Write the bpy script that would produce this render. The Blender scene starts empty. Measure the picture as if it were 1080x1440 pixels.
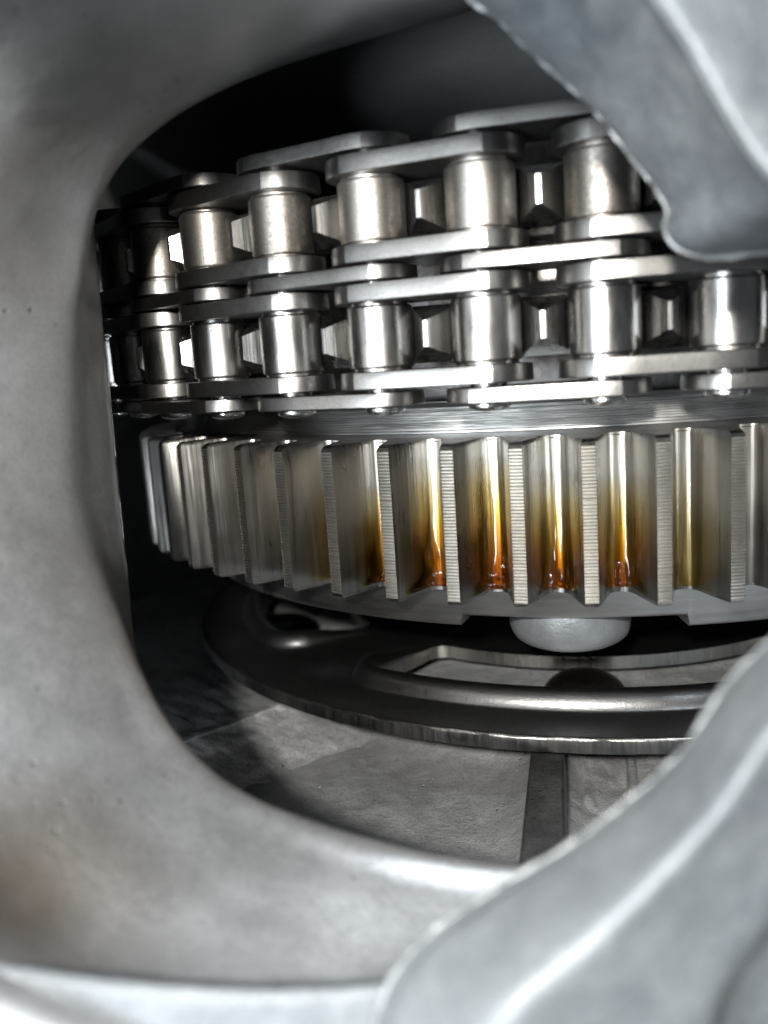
import bpy, bmesh, math, random
import numpy as np
from mathutils import Vector, Matrix, noise as mnoise

random.seed(7); rng = np.random.default_rng(7)
sc = bpy.context.scene
COL = sc.collection
K = 0.0676            # metres per working unit (1 unit = tip radius of the gear, 67.6 mm)
PI = math.pi

# ------------------------------------------------------------------ camera
F_PX, CAM_D, CAM_H = 1217.97, 2.1403, 0.1178
YAW, PITCH, ROLL = 0.2176, -0.1738, -0.0667
CAM = np.array([0.0, -CAM_D, CAM_H])
_cy, _sy, _cp, _sp, _cr, _sr = math.cos(YAW), math.sin(YAW), math.cos(PITCH), math.sin(PITCH), math.cos(ROLL), math.sin(ROLL)
_r0 = np.array([_cy, _sy, 0.0])
FWD = np.array([-_sy * _cp, _cy * _cp, _sp])
_u0 = np.cross(_r0, FWD)
RIGHT = _cr * _r0 + _sr * _u0
UP = -_sr * _r0 + _cr * _u0

cd = bpy.data.cameras.new('camera')
cam = bpy.data.objects.new('camera', cd); COL.objects.link(cam)
cd.sensor_fit = 'VERTICAL'; cd.sensor_height = 36.0; cd.sensor_width = 27.0
cd.lens = F_PX / 1440 * 36.0
cd.clip_start = 0.002; cd.clip_end = 20.0
M = Matrix(((RIGHT[0], UP[0], -FWD[0], CAM[0] * K), (RIGHT[1], UP[1], -FWD[1], CAM[1] * K), (RIGHT[2], UP[2], -FWD[2], CAM[2] * K), (0, 0, 0, 1)))
cam.matrix_world = M
cd.dof.use_dof = True; cd.dof.focus_distance = 1.29 * K; cd.dof.aperture_fstop = 25.0
sc.camera = cam

def view(right, up, dep):          # a place given beside / above / ahead of the photographer
    return CAM + RIGHT * right + UP * up + FWD * dep
def at(x, y, dep):                 # a place on the sight line of a measured point of the photograph, at its own distance
    return CAM + (FWD + RIGHT * ((x - 540) / F_PX) - UP * ((y - 720) / F_PX)) * dep
def on_z(x, y, z):
    r = FWD + RIGHT * ((x - 540) / F_PX) - UP * ((y - 720) / F_PX)
    return CAM + r * (z - CAM[2]) / r[2]

# ------------------------------------------------------------------ world and lamps
w = bpy.data.worlds.new('World'); sc.world = w; w.use_nodes = True
bg = w.node_tree.nodes['Background']
bg.inputs[0].default_value = (0.80, 0.90, 1.0, 1); bg.inputs[1].default_value = 0.16

def lamp(name, pos, target, size, power, color):
    l = bpy.data.lights.new(name, 'AREA'); l.shape = 'DISK'; l.size = size * K; l.energy = power; l.color = color
    o = bpy.data.objects.new(name, l); COL.objects.link(o)
    d = Vector(target) - Vector(pos)
    o.matrix_world = Matrix.Translation(Vector(pos) * K) @ d.to_track_quat('-Z', 'Y').to_matrix().to_4x4()
    return o
# the phone's flash, up and to the left of the lens
lamp('flash_lamp', view(-0.25, 0.25, -0.60), at(620, 720, 1.3), 0.11, 0.275, (1.0, 0.97, 0.92))
# a workshop lamp behind the photographer
lamp('workshop_lamp', view(0.6, 4.2, -2.2), at(540, 1000, .7), 2.4, 1.5, (0.84, 0.92, 1.0))
# added cool fill lamp low on the left, lifting the flange arm and roof
lamp('fill_lamp', view(-2.8, -1.5, -2.8), at(800, 250, .9), 2.2, 2.1, (0.82, 0.91, 1.0))

sc.view_settings.view_transform = 'Standard'; sc.view_settings.look = 'None'
sc.view_settings.exposure = 0.0; sc.view_settings.gamma = 1.0; sc.view_settings.use_curve_mapping = False
cy = sc.cycles
cy.use_denoising = True; cy.caustics_reflective = False; cy.caustics_refractive = False
cy.sample_clamp_indirect = 3.0; cy.sample_clamp_direct = 0.0; cy.max_bounces = 5; cy.adaptive_threshold = .02; cy.transparent_max_bounces = 8

# ------------------------------------------------------------------ materials
class NT:
    def __init__(s, name):
        s.m = bpy.data.materials.new(name); s.m.use_nodes = True; s.t = s.m.node_tree
        s.b = s.t.nodes['Principled BSDF']; s.out = s.t.nodes['Material Output']
        tc = s.n('ShaderNodeTexCoord'); sc_ = s.n('ShaderNodeVectorMath', operation='SCALE'); sc_.inputs[3].default_value = 1 / K
        s.l(tc.outputs['Object'], sc_.inputs[0])
        oi = s.n('ShaderNodeObjectInfo')
        ml = s.n('ShaderNodeMath', operation='MULTIPLY'); ml.inputs[1].default_value = 37.0; s.l(oi.outputs['Random'], ml.inputs[0])
        ad = s.n('ShaderNodeVectorMath', operation='ADD'); s.l(sc_.outputs[0], ad.inputs[0]); s.l(ml.outputs[0], ad.inputs[1])
        s.co = ad.outputs[0]; s.raw = sc_.outputs[0]; s.rand = oi.outputs['Random']
    def n(s, t, **k):
        x = s.t.nodes.new(t)
        for a, v in k.items(): setattr(x, a, v)
        return x
    def l(s, a, b): s.t.links.new(a, b)
    def map(s, scale, raw=False):
        mp = s.n('ShaderNodeMapping'); mp.inputs['Scale'].default_value = scale; s.l(s.raw if raw else s.co, mp.inputs[0]); return mp.outputs[0]
    def noise(s, scale, detail=4, rough=.55, vec=None, dist=0.0):
        x = s.n('ShaderNodeTexNoise'); x.inputs['Scale'].default_value = scale; x.inputs['Detail'].default_value = detail
        x.inputs['Roughness'].default_value = rough; x.inputs['Distortion'].default_value = dist
        s.l(vec if vec is not None else s.co, x.inputs['Vector']); return x.outputs['Fac']
    def vor(s, scale, vec=None):
        x = s.n('ShaderNodeTexVoronoi'); x.inputs['Scale'].default_value = scale
        s.l(vec if vec is not None else s.co, x.inputs['Vector']); return x.outputs['Distance']
    def ramp(s, fac, stops):
        r = s.n('ShaderNodeValToRGB'); e = r.color_ramp.elements
        while len(e) < len(stops): e.new(0.5)
        for el, (p, c) in zip(e, stops):
            el.position = p; el.color = (c, c, c, 1) if isinstance(c, (int, float)) else (*c, 1)
        s.l(fac, r.inputs[0]); return r.outputs[0]
    def mix(s, fac, a, b, mode='MIX'):
        x = s.n('ShaderNodeMix', data_type='RGBA', blend_type=mode)
        for v, i in ((fac, 0), (a, 6), (b, 7)):
            if isinstance(v, (int, float)): x.inputs[i].default_value = v
            elif isinstance(v, tuple): x.inputs[i].default_value = (*v, 1)
            else: s.l(v, x.inputs[i])
        return x.outputs[2]
    def math(s, op, a, b):
        x = s.n('ShaderNodeMath', operation=op)
        for v, i in ((a, 0), (b, 1)):
            if isinstance(v, (int, float)): x.inputs[i].default_value = v
            else: s.l(v, x.inputs[i])
        return x.outputs[0]
    def bump(s, h, dist, strength=1.0, prev=None):
        x = s.n('ShaderNodeBump'); x.inputs['Distance'].default_value = dist * K; x.inputs['Strength'].default_value = strength
        s.l(h, x.inputs['Height'])
        if prev is not None: s.l(prev, x.inputs['Normal'])
        return x.outputs[0]
    def set(s, **k):
        for a, v in k.items():
            i = s.b.inputs[a.replace('_', ' ')]
            if isinstance(v, (int, float)): i.default_value = v
            elif isinstance(v, tuple): i.default_value = (*v, 1)
            else: s.l(v, i)
        return s.m

def mat_ground_steel(name, c0, c1, rough, lines=(95, 95, 3.0), bd=.0012):
    m = NT(name)
    st = m.noise(1.0, 3, .6, m.map(lines))
    big = m.noise(9, 2, .6)
    col = m.mix(m.ramp(m.mix(.45, st, big), [(.32, 0.0), (.68, 1.0)]), c0, c1)
    r = m.ramp(m.mix(.5, st, big), [(.3, rough - .07), (.7, rough + .10)])
    return m.set(Base_Color=col, Metallic=1.0, Roughness=r, Normal=m.bump(st, bd, .8))

def mat_mottled(name, c0, c1, rough, scale=34, bd=.0008, spread=.12):
    m = NT(name)
    a = m.noise(scale, 2, .65); b = m.noise(scale * 3.6, 2, .6); c = m.noise(6, 1, .5)
    f = m.ramp(m.mix(.45, m.mix(.5, a, b), c), [(.36, 0.0), (.62, 1.0)])
    col = m.mix(f, c0, c1)
    r = m.ramp(m.mix(.5, a, b), [(.3, rough + spread), (.7, rough - spread * .6)])
    return m.set(Base_Color=col, Metallic=1.0, Roughness=r, Normal=m.bump(b, bd, .6))

def mat_cast(name, base, dark, light, rough=.5, metal=.55, coarse=.010, pits=True, stain=None, var=1.0, patch=None, speck=.5):
    m = NT(name)
    lo = m.noise(3.2, 2, .55); mid = m.noise(22, 4, .68); fine = m.noise(240, 2, .6)
    col = m.mix(m.ramp(lo, [(.30, 0.0), (.72, 1.0)]), dark, base)
    col = m.mix(m.ramp(mid, [(.40, 0.0), (.80, var)]), col, light)
    col = m.mix(m.ramp(fine, [(.34, speck), (.50, 0.0)]), col, tuple(x * .55 for x in dark))
    if stain:
        col = m.mix(m.ramp(m.noise(2.3, 3, .5, m.map((1, 1, 1.6))), [(.50, 0.0), (.74, .6)]), col, stain)
    nrm = m.bump(mid, coarse, .5); nrm = m.bump(fine, coarse * .35, .6, nrm);
    if pits:
        p = m.ramp(m.vor(58), [(.07, 0.0), (.17, 1.0)])
        gate = m.ramp(m.noise(9, 2, .5), [(.55, 1.0), (.61, 0.0)])
        p2 = m.math('MAXIMUM', p, gate)
        col = m.mix(p2, tuple(x * .28 for x in dark), col); nrm = m.bump(p2, coarse * .5, .8, nrm)
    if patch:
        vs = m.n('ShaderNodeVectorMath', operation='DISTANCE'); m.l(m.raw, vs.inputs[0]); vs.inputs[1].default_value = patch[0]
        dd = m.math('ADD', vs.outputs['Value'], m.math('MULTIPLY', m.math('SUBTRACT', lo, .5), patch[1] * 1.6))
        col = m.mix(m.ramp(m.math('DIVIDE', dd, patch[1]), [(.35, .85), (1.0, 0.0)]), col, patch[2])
    r = m.ramp(mid, [(.3, rough - .02), (.7, rough + .07)])
    return m.set(Base_Color=col, Metallic=metal, Roughness=r, Normal=nrm)

MAT = {}
MAT['gear'] = mat_ground_steel('ground_gear_steel', (.27, .258, .238), (.46, .443, .41), .30)
MAT['tip'] = mat_mottled('hobbed_tip_steel', (.34, .328, .30), (.50, .484, .45), .38, 60, .0002, .04)
MAT['gear_body'] = mat_ground_steel('turned_gear_steel', (.40, .40, .39), (.58, .57, .55), .36, (10, 10, 90), .0012)
MAT['plate'] = mat_mottled('link_plate_steel', (.15, .145, .136), (.30, .292, .278), .32, 130, .00025, .09)
MAT['hub'] = mat_mottled('oily_hub_steel', (.10, .09, .085), (.22, .21, .20), .35, 20)
MAT['roller'] = mat_ground_steel('bright_roller_steel', (.19, .183, .170), (.34, .330, .311), .27, (60, 60, 14), .0004)
MAT['roller_upper'] = mat_mottled('browned_dim_roller_steel', (.085, .073, .061), (.36, .335, .300), .40, 130, .0003, .15)  # oxidised mottling, with the upper row's dimmer reflections put into its colour
MAT['pin'] = mat_mottled('pin_steel', (.45, .44, .42), (.75, .74, .72), .22, 60)
MAT['sprocket'] = mat_ground_steel('sprocket_steel', (.25, .243, .232), (.46, .452, .436), .27, (70, 70, 5), .0014)
MAT['stamped'] = mat_mottled('dark_stamped_steel', (.20, .20, .20), (.32, .318, .313), .31, 90, .0006, .08)
MAT['stamped_edge'] = mat_ground_steel('sheared_edge_steel', (.07, .07, .07), (.19, .19, .187), .46, (120, 120, 8), .002)
MAT['cut_edge'] = mat_ground_steel('bright_cut_edge_steel', (.34, .335, .31), (.52, .51, .47), .30, (90, 90, 6), .001)
MAT['zinc'] = mat_cast('zinc_rivet', (.33, .35, .36), (.26, .28, .29), (.40, .415, .42), .42, .6, .003, False, speck=.12)
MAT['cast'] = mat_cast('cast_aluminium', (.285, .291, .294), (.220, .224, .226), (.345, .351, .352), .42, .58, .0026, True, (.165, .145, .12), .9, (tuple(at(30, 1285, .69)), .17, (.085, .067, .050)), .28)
MAT['cast_near'] = mat_cast('cast_aluminium_flange', (.195, .207, .213), (.105, .115, .124), (.24, .252, .256), .56, .38, .0042, False, None, .7, None, .3)
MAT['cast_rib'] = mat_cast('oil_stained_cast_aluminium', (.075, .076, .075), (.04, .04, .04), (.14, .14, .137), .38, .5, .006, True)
MAT['cast_in'] = mat_cast('rough_cast_aluminium', (.54, .545, .54), (.35, .355, .355), (.70, .71, .70), .36, .50, .009, True, None, .9, None, .5)
MAT['cast_roof'] = mat_cast('smooth_inner_casting', (.50, .51, .505), (.42, .43, .425), (.56, .57, .56), .40, .50, .0015, False, None, .5, None, .2)
MAT['cast_edge'] = mat_cast('highlight_casting_edge', (.26, .27, .27), (.16, .165, .165), (.40, .405, .395), .5, .4, .006, False)  # lighter than the flange, for the painted edge highlight
MAT['cast_skin'] = mat_cast('bright_rough_casting_skin', (.60, .61, .605), (.45, .46, .455), (.74, .75, .74), .40, .50, .014, False)

def mat_oil():
    m = NT('amber_gear_oil'); t = m.t
    at_ = m.n('ShaderNodeAttribute', attribute_name='thickness')
    ch = []
    for k in (0.24, .82, 2.7):
        ch.append(m.math('POWER', math.exp(-k), at_.outputs['Fac']))
    cc = m.n('ShaderNodeCombineColor')
    for i, c in enumerate(ch): m.l(c, cc.inputs[i])
    tr = m.n('ShaderNodeBsdfTransparent'); m.l(cc.outputs[0], tr.inputs[0])
    gl = m.n('ShaderNodeBsdfGlossy'); gl.inputs['Roughness'].default_value = .07
    fr = m.n('ShaderNodeFresnel'); fr.inputs['IOR'].default_value = 1.47
    mx = m.n('ShaderNodeMixShader'); wet = m.n('ShaderNodeMath', operation='MULTIPLY', use_clamp=True); wet.inputs[1].default_value = 2.5; m.l(at_.outputs['Fac'], wet.inputs[0]); m.l(m.math('MULTIPLY', fr.outputs[0], wet.outputs[0]), mx.inputs[0]); m.l(tr.outputs[0], mx.inputs[1]); m.l(gl.outputs[0], mx.inputs[2])
    m.l(mx.outputs[0], m.out.inputs['Surface'])
    return m.m
MAT['oil'] = mat_oil()

# ------------------------------------------------------------------ mesh helpers (coordinates in working units)
def make_mesh(name, V, Fc, mat, smooth=None, flip=False):
    me = bpy.data.meshes.new(name)
    V = np.asarray(V, float) * K
    me.from_pydata([tuple(v) for v in V], [], [tuple(f) for f in Fc])
    bm = bmesh.new(); bm.from_mesh(me)
    bmesh.ops.recalc_face_normals(bm, faces=bm.faces)
    bm.to_mesh(me); bm.free()
    mats = mat if isinstance(mat, (list, tuple)) else [mat]
    for x in mats: me.materials.append(MAT[x])
    if smooth is not None:
        me.polygons.foreach_set('use_smooth', [True] * len(me.polygons))
        me.set_sharp_from_angle(angle=math.radians(smooth))
    me.update(); return me

def link(name, data, parent=None, loc=(0, 0, 0), rz=0.0, **props):
    o = bpy.data.objects.new(name, data); COL.objects.link(o)
    o.location = Vector(loc) * K; o.rotation_euler = (0, 0, rz); o.parent = parent
    for k, v in props.items(): o[k] = v
    return o

def thing(name, label, category, loc=(0, 0, 0), **p):
    o = link(name, None, None, loc, label=label, category=category, **p); o.empty_display_size = .005; return o

def lathe(prof, n=96, a0=0.0, a1=2 * PI, closed=False):
    full = abs(a1 - a0 - 2 * PI) < 1e-6
    na = n if full else n + 1
    V = []; Fc = []
    for i in range(na):
        a = a0 + (a1 - a0) * i / n
        for r, z in prof: V.append((r * math.sin(a), -r * math.cos(a), z))
    m = len(prof)
    for i in range(n):
        j = (i + 1) % na
        for k in range(m if closed else m - 1):
            k2 = (k + 1) % m
            Fc.append((i * m + k, j * m + k, j * m + k2, i * m + k2))
    return V, Fc

def prism(rings, cap=True):
    """rings: equal-length closed loops of 3D points, joined in order"""
    V = []; Fc = []; n = len(rings[0])
    for r in rings: V += [tuple(p) for p in r]
    for k in range(len(rings) - 1):
        for i in range(n):
            j = (i + 1) % n
            Fc.append((k * n + i, k * n + j, (k + 1) * n + j, (k + 1) * n + i))
    if cap:
        Fc.append(tuple(range(n))); Fc.append(tuple((len(rings) - 1) * n + i for i in range(n)))
    return V, Fc

def catmull(P, n):
    """resample a polyline array (m, ...) smoothly to n samples"""
    P = np.asarray(P, float); m = len(P)
    t = np.linspace(0, m - 1, n); i = np.clip(np.floor(t).astype(int), 0, m - 2); f = t - i
    g = lambda k: P[np.clip(k, 0, m - 1)]
    sh = (n,) + (1,) * (P.ndim - 1); f = f.reshape(sh)
    a, b, c, d = g(i - 1), g(i), g(i + 1), g(i + 2)
    return .5 * (2 * b + (c - a) * f + (2 * a - 5 * b + 4 * c - d) * f ** 2 + (3 * b - a - 3 * c + d) * f ** 3)

def loft(name, grid, nu, nv, mat, parent, rough=0.0, rs=8.0, smooth=0):
    """grid[column][row] -> smooth dense sheet with a little cast unevenness"""
    G = catmull(np.asarray(grid, float), nu)
    G = np.swapaxes(catmull(np.swapaxes(G, 0, 1), nv), 0, 1)
    for _ in range(smooth):
        G[1:-1] = .25 * G[:-2] + .5 * G[1:-1] + .25 * G[2:]
    du = np.gradient(G, axis=0); dv = np.gradient(G, axis=1)
    N = np.cross(du, dv); N /= np.linalg.norm(N, axis=2, keepdims=True) + 1e-12
    if rough:
        D = np.zeros(G.shape[:2])
        for i in range(nu):
            for j in range(nv):
                p = Vector(G[i, j])
                D[i, j] = mnoise.noise(p * rs) + .5 * mnoise.noise(p * rs * 2.7 + Vector((3, 1, 4))) + .3 * mnoise.noise(p * rs * 7)
        G = G + N * (D * rough)[:, :, None]
    V = G.reshape(-1, 3); Fc = []
    for i in range(nu - 1):
        for j in range(nv - 1):
            a = i * nv + j; Fc.append((a, a + 1, a + nv + 1, a + nv))
    return link(name, make_mesh(name, V, Fc, mat, 60), parent)

# ------------------------------------------------------------------ gearbox housing (the casting one looks into)
housing = thing('gearbox_housing', 'grey cast aluminium gearbox housing with rounded opening framing the gear and chain', 'housing', (0, 0, -.75))
HZ = .75
def hloft(*a, **k):
    o = loft(*a, **k); o.location.z = HZ * K; return o
def hlink(name, me, rz=0.0, **p):
    return link(name, me, housing, (0, 0, HZ), rz, **p)

# columns run round the mouth from upper right, over the left side, to lower right.
# each: crest point (px), crest depth, wall edge (px, depth), outer slope points (px, depth)
cols = [
 # crest            edge                    back              out1                 out2                  out3                 out4
 ((780, -25, 1.04), (785, -45, 1.18), (790, -160, 1.5), (790, -60, 0.702), (800, -130, 0.563), (810, -220, 0.461), (820, -330, 0.39)),
 ((650, 20, 1.03), (655, 2, 1.17), (640, -120, 1.5), (640, -25, 0.742), (630, -110, 0.603), (620, -210, 0.481), (610, -330, 0.39)),
 ((540, 48, 1.02), (540, 30, 1.17), (510, -90, 1.5), (520, 0, 0.772), (490, -95, 0.623), (460, -200, 0.501), (440, -330, 0.39)),
 ((430, 80, 1.01), (425, 62, 1.17), (380, -50, 1.5), (400, 30, 0.801), (350, -70, 0.663), (310, -190, 0.521), (270, -320, 0.41)),
 ((330, 117, 1), (322, 100, 1.16), (270, 0, 1.5), (292, 68, 0.832), (230, -30, 0.693), (160, -160, 0.561), (90, -290, 0.43)),
 ((250, 158, 0.97), (240, 142, 1.18), (180, 60, 1.5), (208, 112, 0.862), (130, 30, 0.723), (40, -100, 0.601), (-60, -240, 0.47)),
 ((190, 205, 0.99), (178, 190, 1.2), (120, 130, 1.5), (146, 166, 0.892), (60, 105, 0.763), (-50, -10, 0.641), (-180, -150, 0.51)),
 ((150, 255, 1), (138, 245, 1.2), (80, 210, 1.5), (105, 228, 0.918), (15, 185, 0.817), (-110, 90, 0.719), (-260, -30, 0.59)),
 ((128, 315, 1.01), (130, 312, 1.2), (60, 300, 1.45), (80, 298, 0.939), (-15, 275, 0.847), (-150, 215, 0.759), (-320, 120, 0.65)),
 ((112, 400, 1.01), (139, 400, 1.17), (60, 400, 1.42), (64, 390, 0.959), (-35, 380, 0.888), (-170, 350, 0.816), (-350, 300, 0.72)),
 ((101, 480, 1.01), (146, 480, 1.16), (65, 480, 1.42), (52, 478, 0.959), (-45, 475, 0.898), (-185, 470, 0.826), (-370, 460, 0.74)),
 ((95, 580, 1.01), (156, 580, 1.15), (75, 580, 1.42), (45, 582, 0.959), (-50, 585, 0.898), (-190, 590, 0.826), (-380, 600, 0.74)),
 ((98, 680, 1), (165, 680, 1.14), (85, 680, 1.42), (48, 686, 0.949), (-48, 695, 0.888), (-185, 715, 0.816), (-370, 740, 0.73)),
 ((115, 752, 0.99), (172, 750, 1.13), (92, 750, 1.42), (66, 764, 0.939), (-32, 785, 0.868), (-170, 825, 0.796), (-350, 870, 0.7)),
 ((150, 832, 0.97), (181, 830, 1.12), (100, 840, 1.42), (102, 850, 0.92), (0, 885, 0.859), (-140, 945, 0.783), (-310, 1010, 0.69)),
 ((180, 903, 0.95), (187, 898, 1.11), (110, 915, 1.42), (135, 928, 0.9), (32, 975, 0.819), (-100, 1060, 0.733), (-260, 1140, 0.64)),
 ((207, 966, 0.93), (199, 962, 1.1), (130, 1000, 1.4), (164, 996, 0.88), (70, 1055, 0.8), (-45, 1170, 0.71), (-180, 1260, 0.61)),
 ((246, 1030, 0.91), (238, 1036, 1.08), (170, 1080, 1.4), (208, 1064, 0.864), (125, 1135, 0.782), (20, 1270, 0.692), (-90, 1345, 0.594)),
 ((296, 1085, 0.89), (290, 1096, 1.06), (220, 1150, 1.4), (262, 1124, 0.838), (190, 1205, 0.764), (105, 1330, 0.684), (20, 1400, 0.588)),
 ((356, 1124, 0.87), (350, 1138, 1.05), (290, 1200, 1.4), (326, 1168, 0.822), (268, 1260, 0.746), (200, 1365, 0.676), (140, 1445, 0.592)),
 ((430, 1153, 0.85), (427, 1168, 1.04), (380, 1240, 1.4), (408, 1200, 0.806), (368, 1300, 0.738), (320, 1385, 0.678), (280, 1480, 0.606)),
 ((520, 1180, 0.83), (518, 1196, 1.03), (490, 1270, 1.4), (504, 1230, 0.79), (480, 1325, 0.74), (450, 1395, 0.7), (430, 1500, 0.63)),
 ((620, 1203, 0.82), (620, 1220, 1.02), (600, 1290, 1.4), (612, 1254, 0.79), (600, 1340, 0.74), (590, 1420, 0.69), (580, 1520, 0.63)),
 ((720, 1216, 0.82), (722, 1234, 1.02), (720, 1300, 1.4), (722, 1266, 0.79), (725, 1350, 0.74), (730, 1430, 0.69), (735, 1530, 0.63)),
 ((830, 1220, 0.82), (834, 1240, 1.02), (850, 1300, 1.4), (838, 1270, 0.79), (850, 1350, 0.74), (860, 1430, 0.69), (870, 1530, 0.63)),
 ((940, 1215, 0.82), (945, 1236, 1.02), (980, 1290, 1.4), (952, 1262, 0.79), (975, 1340, 0.74), (990, 1420, 0.69), (1010, 1520, 0.63)),
]
grid = []
for c, e, b, o1, o2, o3, o4 in cols:
    C_, E_ = at(*c), at(*e)
    o5 = (o4[0] + (o4[0] - o3[0]) * 1.3, o4[1] + (o4[1] - o3[1]) * 1.3, o4[2] - .03)
    grid.append([at(*b), E_ + (at(*b) - E_) * .10, E_, E_ + (C_ - E_) * .12, (C_ + E_) / 2 + (at(*o1) - C_) * .04, C_, at(*o1), at(*o2), at(*o3), at(*o4), at(*o5)])
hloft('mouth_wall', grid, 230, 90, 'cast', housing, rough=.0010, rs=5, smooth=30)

# step of the casting along the bottom edge
g = []
for x, y in ((-260, 1318), (-120, 1338), (0, 1354), (130, 1372), (270, 1384), (390, 1388), (500, 1384), (620, 1370)):
    g.append([at(x, y + 60, .74), at(x, y + 14, .68), at(x, y + 3, .625), at(x, y, .612), at(x, y + 10, .606), at(x, y + 26, .603), at(x - 10, y + 80, .602), at(x - 20, y + 200, .600), at(x - 30, y + 420, .59)])
hloft('lower_step', g, 90, 60, 'cast_near', housing, rough=.0012, rs=7, smooth=4)
# the nearer flange, lower right
E1 = [(1330, 700), (1190, 800), (1080, 905), (1030, 952), (985, 1020), (958, 1062), (880, 1130), (800, 1190), (735, 1228), (660, 1275), (590, 1328), (556, 1370), (536, 1412), (520, 1470), (505, 1560)]
E2 = [(1400, 860), (1230, 940), (1095, 1010), (1062, 1050), (1025, 1105), (985, 1160), (925, 1220), (865, 1280), (810, 1330), (755, 1372), (712, 1410), (690, 1445), (670, 1480), (655, 1540), (640, 1620)]
g = []
for i, ((x1, y1), (x2, y2)) in enumerate(zip(E1, E2)):
    dx, dy = x2 - x1, y2 - y1
    P_ = lambda f, d: at(x1 + dx * f, y1 + dy * f, d)
    g.append([P_(.75, .84), P_(.30, .76), P_(.07, .66), P_(.01, .615), P_(0, .602), P_(.03, .597), P_(.08, .592), P_(.13, .583), P_(.50, .550), P_(.75, .531), P_(.90, .521), P_(1.0, .516),
              P_(1.12, .513), P_(1.26, .514), P_(1.5, .521), P_(2.2, .540), P_(2.9, .555), P_(3.1, .575), P_(3.4, .60), P_(5.5, .66)])
hloft('flange_rim', g, 150, 90, 'cast_near', housing, rough=.0012, rs=9, smooth=25)
# the upper flange arm that reaches down on the right
A1 = [(560, -90), (640, -18), (700, 26), (745, 72), (795, 114), (838, 156), (876, 203), (912, 250), (934, 284), (938, 302), (934, 320), (945, 342), (972, 357), (1020, 360), (1090, 352), (1180, 335), (1280, 320)]
A2 = [(770, -170), (850, -90), (905, -25), (940, 25), (972, 75), (1000, 125), (1025, 170), (1052, 212), (1075, 240), (1088, 254), (1100, 264), (1112, 272), (1125, 277), (1142, 278), (1165, 274), (1210, 262), (1290, 240)]
g = []
for (x1, y1), (x2, y2) in zip(A1, A2):
    dx, dy = x2 - x1, y2 - y1
    g.append([at(x1 + dx * .9, y1 + dy * .9, .96), at(x1 + dx * .18, y1 + dy * .18, .88), at(x1 + dx * .02, y1 + dy * .02, .80), at(x1, y1, .77), at(x1 + dx * .10, y1 + dy * .10, .745), at(x1 + dx * .55, y1 + dy * .55, .68), at(x2 - dx * .10, y2 - dy * .10, .625), at(x2, y2, .605),
              at(x2 + dx * .25, y2 + dy * .25, .605), at(x2 + dx * 1.2, y2 + dy * 1.2, .66), at(x2 + dx * 3.5, y2 + dy * 3.5, .78)])
hloft('flange_arm', g, 150, 80, 'cast_near', housing, rough=.0012, rs=9, smooth=6)

# ragged tube added along both flanges' far edge; edge highlight painted in lighter colour
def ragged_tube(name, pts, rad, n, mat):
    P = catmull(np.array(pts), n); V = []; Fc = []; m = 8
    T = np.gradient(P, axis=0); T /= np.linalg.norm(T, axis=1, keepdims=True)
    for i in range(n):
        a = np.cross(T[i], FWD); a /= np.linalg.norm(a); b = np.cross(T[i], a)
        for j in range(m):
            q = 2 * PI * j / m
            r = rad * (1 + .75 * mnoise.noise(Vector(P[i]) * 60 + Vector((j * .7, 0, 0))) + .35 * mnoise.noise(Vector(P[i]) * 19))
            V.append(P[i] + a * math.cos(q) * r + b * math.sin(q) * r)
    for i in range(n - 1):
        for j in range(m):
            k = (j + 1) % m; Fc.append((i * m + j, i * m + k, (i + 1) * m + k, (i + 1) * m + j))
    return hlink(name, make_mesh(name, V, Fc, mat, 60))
ragged_tube('edge_highlight', [at(x, y, .602) for x, y in E1], .0024, 300, 'cast_edge')
ragged_tube('edge_highlight', [at(x + 2, y - 1, .772) for x, y in A1], .0034, 300, 'cast_edge')
# inner wall and roof of the chamber behind the chain
prof = [(1.48, -.80), (1.50, -.3), (1.50, .25), (1.49, .45), (1.47, .70)]
prof = [tuple(p) for p in catmull(prof, 24)]
V, Fc = lathe(prof, 96, math.radians(38), math.radians(322))
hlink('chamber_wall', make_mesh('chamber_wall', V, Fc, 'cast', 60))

# sloping roof of the chamber
def sheet(name, fn, nx, ny, mat, rough, rs):
    V = []; Fc = []
    for i in range(nx):
        for j in range(ny):
            x, y, z = fn(i / (nx - 1), j / (ny - 1)); p = Vector((x, y, z))
            z += rough * (mnoise.noise(p * rs) + .5 * mnoise.noise(p * rs * 2.9) + .35 * mnoise.noise(p * rs * 8))
            V.append((x, y, z))
    for i in range(nx - 1):
        for j in range(ny - 1):
            a = i * ny + j; Fc.append((a, a + 1, a + ny + 1, a + ny))
    return make_mesh(name, V, Fc, mat, 60)
hlink('chamber_roof', sheet('chamber_roof', lambda u, v: (-1.35 + 2.7 * u, -1.16 + 2.5 * v, .67 - .36 * v - .04 * v * v), 60, 50, 'cast_roof', .006, 4))
# floor of the casting below the plate
ZF = -.615
RIB0, RIB1 = on_z(770, 1040, -.50), on_z(760, 1270, -.50)
def floor_pt(u, v):
    x, y = -1.5 + 3.0 * u, -1.35 + 2.75 * v
    t = (y - RIB0[1]) / (RIB1[1] - RIB0[1]); xr = RIB0[0] + (RIB1[0] - RIB0[0]) * t
    z = ZF + .05 * max(0, .55 - v) + .050 * math.exp(-(abs(x - xr) / .050) ** 1.5)      # fillets at the foot of the rib
    r = math.hypot(x, y); z += .045 * math.exp(-((r - .66) / .045) ** 2)                      # round web running under the plate
    return x, y, z
hlink('floor', sheet('floor', floor_pt, 300, 260, 'cast_in', .0035, 8))

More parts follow.
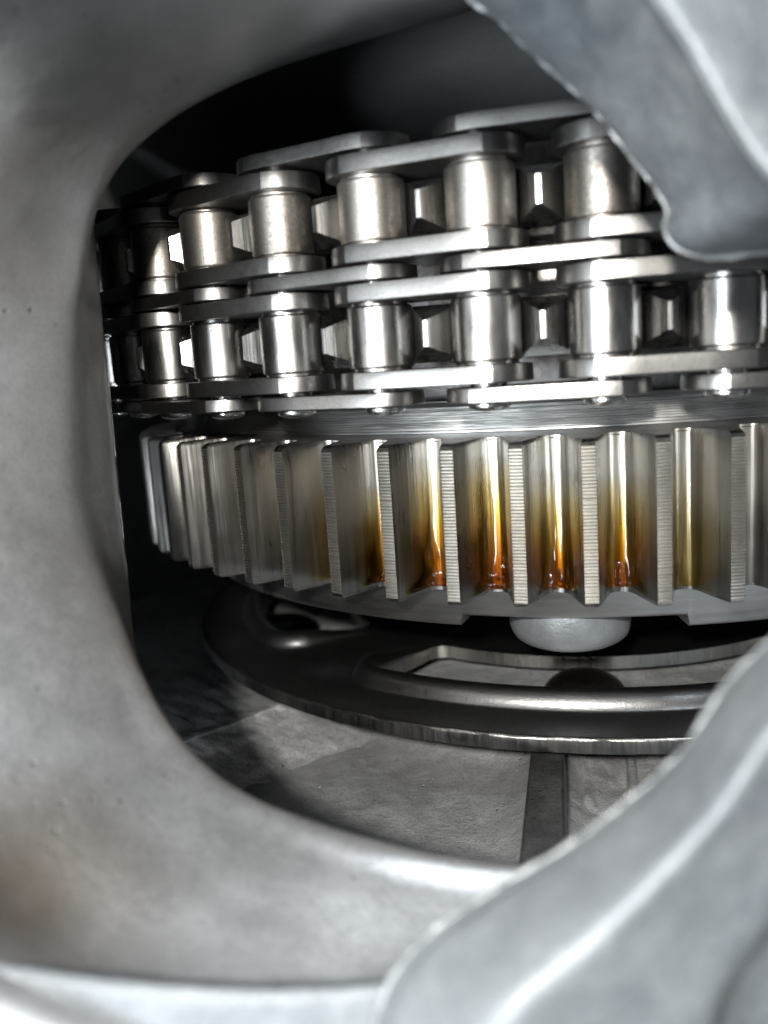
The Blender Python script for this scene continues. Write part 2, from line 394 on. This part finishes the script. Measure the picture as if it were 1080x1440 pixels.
# raised ledge on the left: top surface and rough slope down to the floor
a0, a1 = on_z(150, 1082, -.525), on_z(560, 926, -.525)
b0, b1 = on_z(330, 1135, ZF + .005), on_z(660, 990, ZF + .005)
t0, t1 = a0 + np.array([-.5, .35, .0]), a1 + np.array([-.5, .55, .0])
rows = []
for k in range(40):
    f = k / 39
    A, B, T = a0 + (a1 - a0) * f, b0 + (b1 - b0) * f, t0 + (t1 - t0) * f
    rows.append([T, T + (A - T) * .5, T + (A - T) * .93, A, A + (B - A) * .07, A + (B - A) * .35, A + (B - A) * .7, B, B + np.array([0, 0, -.03])])
hloft('ledge', rows, 130, 80, 'cast_in', housing, rough=.005, rs=17)
# rough bank of casting to the right of the rib
rows = []
for k in range(24):
    f = k / 23; p = on_z(812 + 300 * f, 1050, -.565); q = on_z(838 + 330 * f, 1235, -.605)
    rows.append([p + (p - q) * .5, p, p + (q - p) * .5, q, q + (q - p) * .3 + np.array([0, 0, -.03])])
    if k == 0: rows.insert(0, [x + np.array([-.02, 0, -.07]) for x in rows[0]])
hloft('bank', rows, 90, 60, 'cast_in', housing, rough=.006, rs=30)

# rib standing on the floor
def box_bar(p0, p1, w0, w1, zb, ch=.004):
    p0, p1 = np.array(p0), np.array(p1); d = p1 - p0; d[2] = 0; d /= np.linalg.norm(d); s = np.array([d[1], -d[0], 0])
    rings = []
    for p, w in ((p0 - d * ch, w0 * .8), (p0, w0), (p1, w1), (p1 + d * ch, w1 * .8)):
        h = w / 2; t = p[2]
        rings.append([p - s * (h + .012) + np.array([0, 0, zb - t]), p - s * h + np.array([0, 0, -ch]), p - s * (h - ch), p + s * (h - ch), p + s * h + np.array([0, 0, -ch]), p + s * (h + .012) + np.array([0, 0, zb - t])])
    return prism(rings)
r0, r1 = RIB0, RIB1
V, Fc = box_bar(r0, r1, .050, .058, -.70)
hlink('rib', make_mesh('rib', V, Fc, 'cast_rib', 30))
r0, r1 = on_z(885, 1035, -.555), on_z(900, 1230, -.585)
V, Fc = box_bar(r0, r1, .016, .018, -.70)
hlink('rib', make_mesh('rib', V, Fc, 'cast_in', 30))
# bearing boss seen through the slot of the plate, with a round shaft end on it
V, Fc = lathe([tuple(p) for p in catmull([(.685, -.74), (.68, -.62), (.675, -.555), (.66, -.530), (.63, -.521), (.57, -.516), (.51, -.510), (.46, -.500), (.42, -.498), (.39, -.505), (.38, -.55)], 44)], 140)
V = [(x, y, z + .008 * mnoise.noise(Vector((x, y, z)) * 9) + .003 * mnoise.noise(Vector((x, y, z)) * 26)) for x, y, z in V]
hlink('bearing_boss', make_mesh('bearing_boss', V, Fc, 'cast_skin', 60))

V, Fc = lathe([tuple(p) for p in catmull([(.078, -.52), (.074, -.487), (.062, -.466), (.042, -.453), (.018, -.448), (.001, -.4475)], 20)], 40)
o = hlink('boss_plug', make_mesh('boss_plug', V, Fc, 'hub', 60)); o.location.x = .012 * K; o.location.y = -.640 * K; o.location.z = (HZ - .004) * K
MAT['black'] = mat_mottled('black_oxide_steel', (.012, .014, .016), (.03, .032, .034), .28, 40, .0004, .05)
V, Fc = lathe([tuple(p) for p in catmull([(.098, -.60), (.098, -.50), (.094, -.475), (.080, -.458), (.055, -.449), (.02, -.446), (.001, -.446)], 24)], 48)
q = on_z(392, 872, -.48)
o = hlink('cap_screw', make_mesh('cap_screw', V, Fc, 'black', 60), label='black rounded screw head showing through the left slot'); o.location.x = q[0] * K; o.location.y = q[1] * K; o.location.z = (HZ - .03) * K
# ------------------------------------------------------------------ slotted plate
ZP, TP = -.45, .026
plate = thing('slotted_plate', 'dark stamped steel ring plate with long slots, under the toothed gear', 'ring plate', (0, 0, ZP - TP))
def slot_outline(th_c, half, r0, r1, off, n_arc=40, rc=.035):
    """rounded polar rectangle grown outwards by off"""
    r0, r1, rc = r0 - off, r1 + off, rc + off
    pts = []
    def arc(cx, cyy, a0, a1, k=9):
        for i in range(k):
            a = a0 + (a1 - a0) * i / (k - 1); pts.append((cx + rc * math.cos(a), cyy + rc * math.sin(a)))
    # build in unrolled frame: s = angle, r = radius; corner circles in true space
    def P(r, a): return (r * math.sin(a), -r * math.cos(a))
    out = []
    do = off
    for (rr, sgn, seq) in ((r1, -1, 0), (r1, 1, 1), (r0, 1, 2), (r0, -1, 3)):
        rin = rr - rc if rr == r1 else rr + rc
        # centre of the corner circle: distance rc from the radial side line at th_c + sgn*half (shifted by off)
        a = half + math.asin(min(.9, off / rin)) - math.asin(min(.9, rc / rin))
        c = P(rin, th_c + sgn * a)
        base = th_c + sgn * a
        er = np.array([math.sin(base), -math.cos(base)]); et = np.array([math.cos(base), math.sin(base)])
        for i in range(9):
            t = (i / 8) * PI / 2
            if seq == 0: v = -et * math.cos(t) + er * math.sin(t)
            elif seq == 1: v = er * math.cos(t) + et * math.sin(t)
            elif seq == 2: v = et * math.cos(t) - er * math.sin(t)
            else: v = -er * math.cos(t) - et * math.sin(t)
            out.append((c[0] + rc * v[0], c[1] + rc * v[1]))
        # arcs between corners
        if seq == 0 or seq == 2:
            aa, bb = th_c + sgn * a, th_c - sgn * a
            for i in range(1, n_arc):
                q = aa + (bb - aa) * i / n_arc; out.append(P(rr, q))
    return out
SL_C = [math.radians(6 + 90 * k) for k in range(4)]
lips = [(0.0, -.024), (0.0, .002), (.003, .014), (.009, .0230), (.018, .0285), (.027, .0290), (.036, .0255), (.0435, .0180), (.048, .0100), (.051, .0030), (.055, .0)]
def lipf(r):
    f = min(1, max(0, (r - .60) / .10)); return f * f * (3 - 2 * f)
V = []; Fc = []
loops = []
for c in SL_C:
    base = len(V); n = None
    for off, z in lips:
        o = slot_outline(c, math.radians(34.5), .565, .768, off); n = len(o)
        V += [(x, y, (z * lipf(math.hypot(x, y)) if z > -.02 else z) + TP) for x, y in o]
    for k in range(len(lips) - 1):
        for i in range(n):
            j = (i + 1) % n; Fc.append((base + k * n + i, base + k * n + j, base + (k + 1) * n + j, base + (k + 1) * n + i))
    loops.append([base + (len(lips) - 1) * n + i for i in range(n)])
RO, RI = .914, .42
bm = bmesh.new()
bv = [bm.verts.new(Vector(v)) for v in V]
for q, f in enumerate(Fc):
    fc = bm.faces.new([bv[i] for i in f]); fc.material_index = 1 if min(V[i][2] for i in f) < .002 else 0
def ring(r, z, n=240):
    return [bm.verts.new((r * math.sin(2 * PI * i / n), -r * math.cos(2 * PI * i / n), z)) for i in range(n)]
def bridge(a, b):
    for i in range(len(a)):
        j = (i + 1) % len(a); bm.faces.new((a[i], a[j], b[j], b[i]))
def loop_edges(vs):
    es = []
    for i in range(len(vs)):
        e = bm.edges.get((vs[i], vs[(i + 1) % len(vs)])) or bm.edges.new((vs[i], vs[(i + 1) % len(vs)])); es.append(e)
    return es
t_in, t_out = ring(RI, TP), ring(RO - .016, TP)
es = loop_edges(t_in) + loop_edges(t_out)
for lp in loops: es += loop_edges([bv[i] for i in lp])
bmesh.ops.triangle_fill(bm, use_beauty=True, use_dissolve=False, edges=es)
prev = t_out
for r, z in ((RO - .012, TP - .0030), (RO - .006, TP - .0030), (RO - .003, TP - .001)):
    nx = ring(r, z); bridge(prev, nx); prev = nx
b_in = ring(RI, 0); bridge(t_in, b_in)
me = bpy.data.meshes.new('plate_disc')
bmesh.ops.recalc_face_normals(bm, faces=bm.faces)
for v in bm.verts: v.co *= K
bm.to_mesh(me); bm.free(); me.materials.append(MAT['stamped']); me.materials.append(MAT['cut_edge'])
me.polygons.foreach_set('use_smooth', [True] * len(me.polygons)); me.set_sharp_from_angle(angle=math.radians(40))
link('plate_disc', me, plate)
prof = [(RO - .003, TP - .001), (RO - .0005, TP - .0025), (RO, TP - .005), (RO + .0005, TP - .012), (RO, .002), (RO - .003, 0.0), (RO - .05, 0.0)]
V, Fc = lathe(prof, 360)
V = [(x * (1 + .0006 * random.uniform(-1, 1)), y * (1 + .0006 * random.uniform(-1, 1)), z + .0007 * random.uniform(-1, 1)) for x, y, z in V]
me = make_mesh('sheared_rim', V, Fc, ['stamped_edge', 'cut_edge'], 50)
for p_ in me.polygons:
    if p_.center.z > (TP - .0040) * K: p_.material_index = 1
link('sheared_rim', me, plate)

# ------------------------------------------------------------------ toothed gear
NT_ = 67; PT = 2 * PI / NT_; TH0 = -0.5401 - .0004; ZB = .2262
RR, RTIP = .918, 1.0
gear = thing('ring_gear', 'steel ring gear with straight teeth and amber oil in its tooth gaps', 'gear', (0, 0, -.29))
GZ = .29
half = [(.0469, RR), (.0420, RR + .0003), (.0374, RR + .0014), (.0338, RR + .0040), (.0310, RR + .0080), (.0288, RR + .0135), (.0268, RR + .0205), (.0233, RR + .034), (.0188, RR + .050), (.0138, RR + .067), (.0100, RR + .0785), (.0092, RTIP)]
half = [(PT / 2, half[0][1])] + half[1:]
def pol(a, r, z): return (r * math.sin(a), -r * math.cos(a), z)
def tooth_mesh(seed):
    rd = random.Random(seed)
    profile = [(-a, r) for a, r in half] + [(a, r) for a, r in reversed(half)]
    n = len(profile); L = len(half)
    def ringz(z, cut):
        out = []
        for a, r in profile:
            rr = r - cut * max(0, (r - RR) / (RTIP - RR)); out.append(pol(a * (1 - .10 * cut / .01 * ((r - RR) / (RTIP - RR))), rr, z))
        return out
    zs = [(0.0, .010), (-.0035, .003), (-.008, 0.0), (-ZB + .007, 0.0), (-ZB + .0025, .0015), (-ZB, .006)]
    V = []; Fc = []
    for z, c in zs: V += ringz(z, c)
    for k in range(len(zs) - 1):
        for i in range(n - 1):
            if k == 2 and i == L - 1: continue      # the land between the edges is the ridged strip
            Fc.append((k * n + i, k * n + i + 1, (k + 1) * n + i + 1, (k + 1) * n + i))
    for k in (0, len(zs) - 1):                      # end faces: fan to the root line
        base = k * n
        for i in range(L - 1):
            Fc.append((base + i, base + i + 1, base + n - 2 - i, base + n - 1 - i))
    # ridged land
    zt, zb = -.008, -ZB + .007; m = 46
    aw = half[-1][0]
    st = len(V); rows_ = 0
    for k in range(m * 4 + 1):
        z = zt + (zb - zt) * k / (m * 4)
        ph = k % 4
        d = (0.0, -.0008, -.0022, -.0008)[ph] * (0.92 + .16 * rd.random()) if 0 < k < m * 4 else 0
        z += rd.uniform(-.0001, .0001)
        for fa in (-1, -.8, 0, .8, 1):
            V.append(pol(fa * aw, RTIP + d * (0.75 if abs(fa) == 1 else 1.0) + (0 if abs(fa) == 1 else .0004), z))
        rows_ += 1
    for k in range(rows_ - 1):
        for i in range(4):
            a = st + k * 5 + i; Fc.append((a, a + 1, a + 6, a + 5))
    me = make_mesh('tooth', V, Fc, ['gear', 'tip'], 28)
    for p_ in me.polygons:
        if min(p_.vertices) >= st: p_.material_index = 1
    return me
TOOTH = [tooth_mesh(s) for s in range(3)]
for k in range(NT_):
    link('tooth', TOOTH[k % 3], gear, (0, 0, GZ), TH0 + k * PT)

# gear body: hub disc, turned shoulder above the teeth, band with a notch below them
sh = [(RR + .002, -.004), (RR - .006, .001), (.905, .002), (.900, .0065)]
zz = .0065
r_ = .900
for k in range(10):
    w_ = .0030 + .0014 * random.random()
    sh += [(r_, zz + .0004), (r_ - .0006, zz + w_ * .7), (r_ - .0016, zz + w_ * .85), (r_ - .0008, zz + w_)]; zz += w_; r_ -= .0006
sh += [(.890, .050), (.80, .052), (.70, .052)]
V, Fc = lathe(sh, 200)
link('turned_shoulder', make_mesh('turned_shoulder', V, Fc, 'gear_body', 35), gear, (0, 0, GZ))
# band with notches
RB = .906
bm_V = []; bm_F = []
nb = 360
def zband(a):
    d = math.degrees((a + PI) % (2 * PI) - PI)
    best = 0
    for c in range(-180, 181, 90):
        dd = abs(d - c + .4)
        best = max(best, max(0, min(1, (11.2 - dd) / .45)))
    return -.2970 + .0200 * best
ang = []
for i in range(nb): ang.append(2 * PI * i / nb)
for c in range(-180, 180, 90):
    for s in (-1, 1):
        for q in (10.6, 10.75, 10.9, 11.05, 11.2, 11.4): ang.append(math.radians(c - .4 + s * q) % (2 * PI))
ang = sorted(set(round(a, 5) for a in ang))
for a in ang:
    zb = zband(a)
    for r, z in ((RB + .008, -ZB + .002), (RB + .002, -ZB - .001), (RB, -ZB - .004), (RB - (-ZB - zb - .006) * .50, zb + .006), (RB - (-ZB - zb) * .5 - .0012, zb + .002), (RB - (-ZB - zb) * .5 - .005, zb), (RB - .09, zb), (RB - .10, -.235)):
        bm_V.append(pol(a, r, z))
for i in range(len(ang)):
    j = (i + 1) % len(ang)
    for k in range(7):
        bm_F.append((i * 8 + k, j * 8 + k, j * 8 + k + 1, i * 8 + k + 1))
link('notched_band', make_mesh('notched_band', bm_V, bm_F, 'gear_body', 35), gear, (0, 0, GZ))
V, Fc = lathe([(RB - .095, -.236), (.70, -.236), (.70, -.30), (.45, -.30), (.20, -.30)], 120)
link('web', make_mesh('web', V, Fc, 'stamped', 35), gear, (0, 0, GZ))

# round-headed rivets under the notches
rv = [tuple(p) for p in catmull([(.095, -.240), (.0965, -.262), (.0968, -.292), (.0955, -.310), (.0905, -.3245), (.080, -.3345), (.062, -.3395), (.032, -.3415), (0.001, -.342)], 28)]
V, Fc = lathe(rv, 56)
V = [(x + .0012 * mnoise.noise(Vector((x, y, z)) * 30), y + .0012 * mnoise.noise(Vector((x, y, z)) * 30 + Vector((5, 0, 0))), z + .001 * mnoise.noise(Vector((x, y, z)) * 25)) for x, y, z in V]
RIV = make_mesh('rivet', V, Fc, 'zinc', 50)
for c in range(-180, 180, 90):
    a = math.radians(c - .7)
    link('rivet', RIV, gear, (.762 * math.sin(a), -.762 * math.cos(a), GZ - .008), a)

# oil films in the tooth gaps
def oil_mesh(amount, seed):
    rd = random.Random(seed)
    nz, na = 60, 23
    V = []; T = []; Fc = []
    hw = .0300
    xs = [r for a, r in half]; 
    aa = [a for a, r in half]
    def root_r(b):        # surface radius at angle b from the gap's middle
        a = PT / 2 - abs(b)
        return float(np.interp(-a, [-q for q in aa], xs))
    z_top = -.015 - .055 * rd.random(); z_bot = -ZB + .004 + .004 * rd.random(); c0 = rd.uniform(-.22, .22); pw = rd.uniform(1.0, 1.6); pz = rd.uniform(.95, .985); dz = rd.uniform(.76, .90); dx_ = rd.uniform(-.35, .35)
    off = Vector((seed * 7.1, 0, 0))
    for i in range(nz):
        f = i / (nz - 1); z = z_top + (z_bot - z_top) * f
        for j in range(na):
            g_ = -1 + 2 * j / (na - 1)
            wob = 1 + .16 * mnoise.noise(Vector((f * 5, g_ * .5, 0)) + off)
            b = (g_ + .25 * c0 * (1 - g_ * g_)) * hw * (.62 + .38 * min(1, f * 1.5)) * wob
            core = max(0, 1 - g_ * g_) ** 1.9
            nz_ = mnoise.noise(Vector((g_ * 3.2, f * 1.6, 0)) + off) + .5 * mnoise.noise(Vector((g_ * 8, f * 3.0, 2)) + off)
            t = amount * (f ** pw) * core * max(.12, 1 + .40 * nz_)
            pool = amount * .9 * math.exp(-((f - pz) / .04) ** 2) * (core ** .5) * (1 + .4 * nz_)
            drop = amount * 1.1 * math.exp(-((f - dz) / .06) ** 2) * math.exp(-((g_ - dx_) / .22) ** 2)
            edge = 1 if 0 < j < na - 1 else 0
            h = (.0009 + .0040 * t + .0075 * pool + .005 * drop) * (1 if edge else .1)
            if i == nz - 1: h *= .25
            V.append(pol(b, root_r(b) + h + .0004, z)); T.append(min(1.35, (1.05 * t + .55 * pool + .25 * drop)))
    for i in range(nz - 1):
        for j in range(na - 1):
            a = i * na + j; Fc.append((a, a + 1, a + na + 1, a + na))
    me = make_mesh('oil_film', V, Fc, 'oil', 80)
    at_ = me.attributes.new('thickness', 'FLOAT', 'POINT'); at_.data.foreach_set('value', T)
    return me
for k, amt in ((1, .5), (2, 1.2), (3, 1.3), (4, 1.4), (5, 1.45), (6, 1.15), (7, .3)):
    link('oil_film', oil_mesh(amt, k), gear, (0, 0, GZ), TH0 + (k + .5) * PT)

# ------------------------------------------------------------------ double sprocket
RS, PR, PH0, RLR = 1.0523, .1343, -.3775, .0426
OX = .0169
ROWS = ((.1037, .1891), (.2591, .3410))
spr = thing('double_sprocket', 'steel sprocket with two rows of pointed teeth, inside the chain above the gear', 'sprocket', (OX, 0, 0.05))
hubp = [(.80, .0), (.86, .0), (.865, .01)]
for z0, z1 in ROWS:
    zm = (z0 + z1) / 2 - .05
    hubp += [(.87, zm - .034), (.955, zm - .033), (.960, zm - .030), (.960, zm + .030), (.955, zm + .033), (.87, zm + .034)]
hubp += [(.86, .36), (.84, .372), (.5, .374)]
V, Fc = lathe(hubp, 160)
link('hub', make_mesh('hub', V, Fc, 'hub', 30), spr)
def sprocket_tooth():
    secs = [(.955, .056, .0370), (1.022, .0350, .0365), (1.026, .0335, .0355), (1.074, .0048, .0175), (1.077, .0026, .0160)]
    rings = []
    for r, hw, hh in secs:
        y = -r; rings.append([(-hw, y, -hh), (hw, y, -hh), (hw, y, hh), (-hw, y, hh)])
    V, Fc = prism(rings)
    return make_mesh('tooth', V, Fc, 'sprocket', 14)
ST = sprocket_tooth()
for z0, z1 in ROWS:
    for k in range(-13, 12):
        link('tooth', ST, spr, (0, 0, (z0 + z1) / 2 - .05), PH0 + (k + .5) * PR)

# ------------------------------------------------------------------ double roller chain
chain = thing('roller_chain', 'double-row steel roller chain wrapped round the sprocket above the gear', 'chain', (OX, 0, .047))
CZ = .047
CH = 2 * RS * math.sin(PR / 2)
def link_plate(thick, rad, seed):
    rd = random.Random(seed); h = CH / 2
    pts = []
    for side in (1, -1):
        for dg in (-90, -70, -60, -50, -40, -30, -20, -10, 0, 10, 20, 30, 40, 50, 60, 70, 90):
            a = math.radians(dg); pts.append((side * (h + rad * math.cos(a)), side * rad * math.sin(a)))
        # gentle waist
        for f in (.25, .5, .75):
            x = side * h * (1 - 2 * f); pts.append((x, side * rad * (1 - .02 * math.sin(PI * f))))
    c = .0017
    def rg(off, z): 
        out = []
        for x, y in pts:
            l = math.hypot(max(0, abs(x) - h), y) or 1
            sx = (1 if x > 0 else -1) * max(0, abs(x) - h) / l; syy = y / l
            out.append((x - sx * off, y - syy * off, z))
        return out
    V, Fc = prism([rg(c, 0), rg(c * .35, c * .3), rg(0, c), rg(0.0002, thick * .6), rg(.0008, thick - c), rg(c * .6, thick - c * .3), rg(c * 1.3, thick)])
    return make_mesh('link_plate', V, Fc, 'plate', 12.5)
INNER = [link_plate(.0218, .0560, 1)]
OUTER = [link_plate(.0182, .0535, 2)]
def lathe_mesh(name, prof, n, mat, ang=35):
    V, Fc = lathe(prof, n); return make_mesh(name, V, Fc, mat, ang)
def roller_prof(hh):
    r = RLR
    return [(.028, -hh), (.0385, -hh), (.0385, -hh + .0035), (r - .0022, -hh + .0035), (r - .0006, -hh + .0045), (r, -hh + .0065), (r, hh - .0065), (r - .0006, hh - .0045), (r - .0022, hh - .0035), (.0385, hh - .0035), (.0385, hh), (.028, hh)]
ROL_LO = lathe_mesh('roller', roller_prof(.0427), 48, 'roller', 12)
ROL_UP = lathe_mesh('roller', roller_prof(.0410), 48, 'roller_upper', 12)
PIN = lathe_mesh('pin', [(.001, .0455), (.012, .0460), (.020, .0478), (.0255, .0505), (.0268, .0530), (.0265, .0560), (.0230, .0575), (.0225, .385), (.02, .388), (.001, .3885)], 28, 'pin')
def cpos(k):
    a = PH0 + k * PR; return (RS * math.sin(a), -RS * math.cos(a)), a
for k in range(-4, 12):
    (x, y), a = cpos(k)
    link('roller', ROL_LO, chain, (x, y, (ROWS[0][0] + ROWS[0][1]) / 2 - CZ), a + k)
    link('roller', ROL_UP, chain, (x, y, (ROWS[1][0] + ROWS[1][1]) / 2 - CZ), a + k)
    link('pin', PIN, chain, (x, y, -CZ), a + 2 * k)
    (x2, y2), a2 = cpos(k + 1)
    mx, my, am = (x + x2) / 2, (y + y2) / 2, (a + a2) / 2
    jit = random.uniform(-.0012, .0012)
    if k % 2:      # inner link: four plates
        for z in (.0815, .1895, .2365, .3415):
            link('link_plate', INNER[0], chain, (mx, my, z - CZ), am + random.uniform(-.006, .006))
    else:          # outer link: three plates
        for z in (.0585, .2148, .3680):
            link('link_plate', OUTER[0], chain, (mx, my, z - CZ), am + random.uniform(-.006, .006))
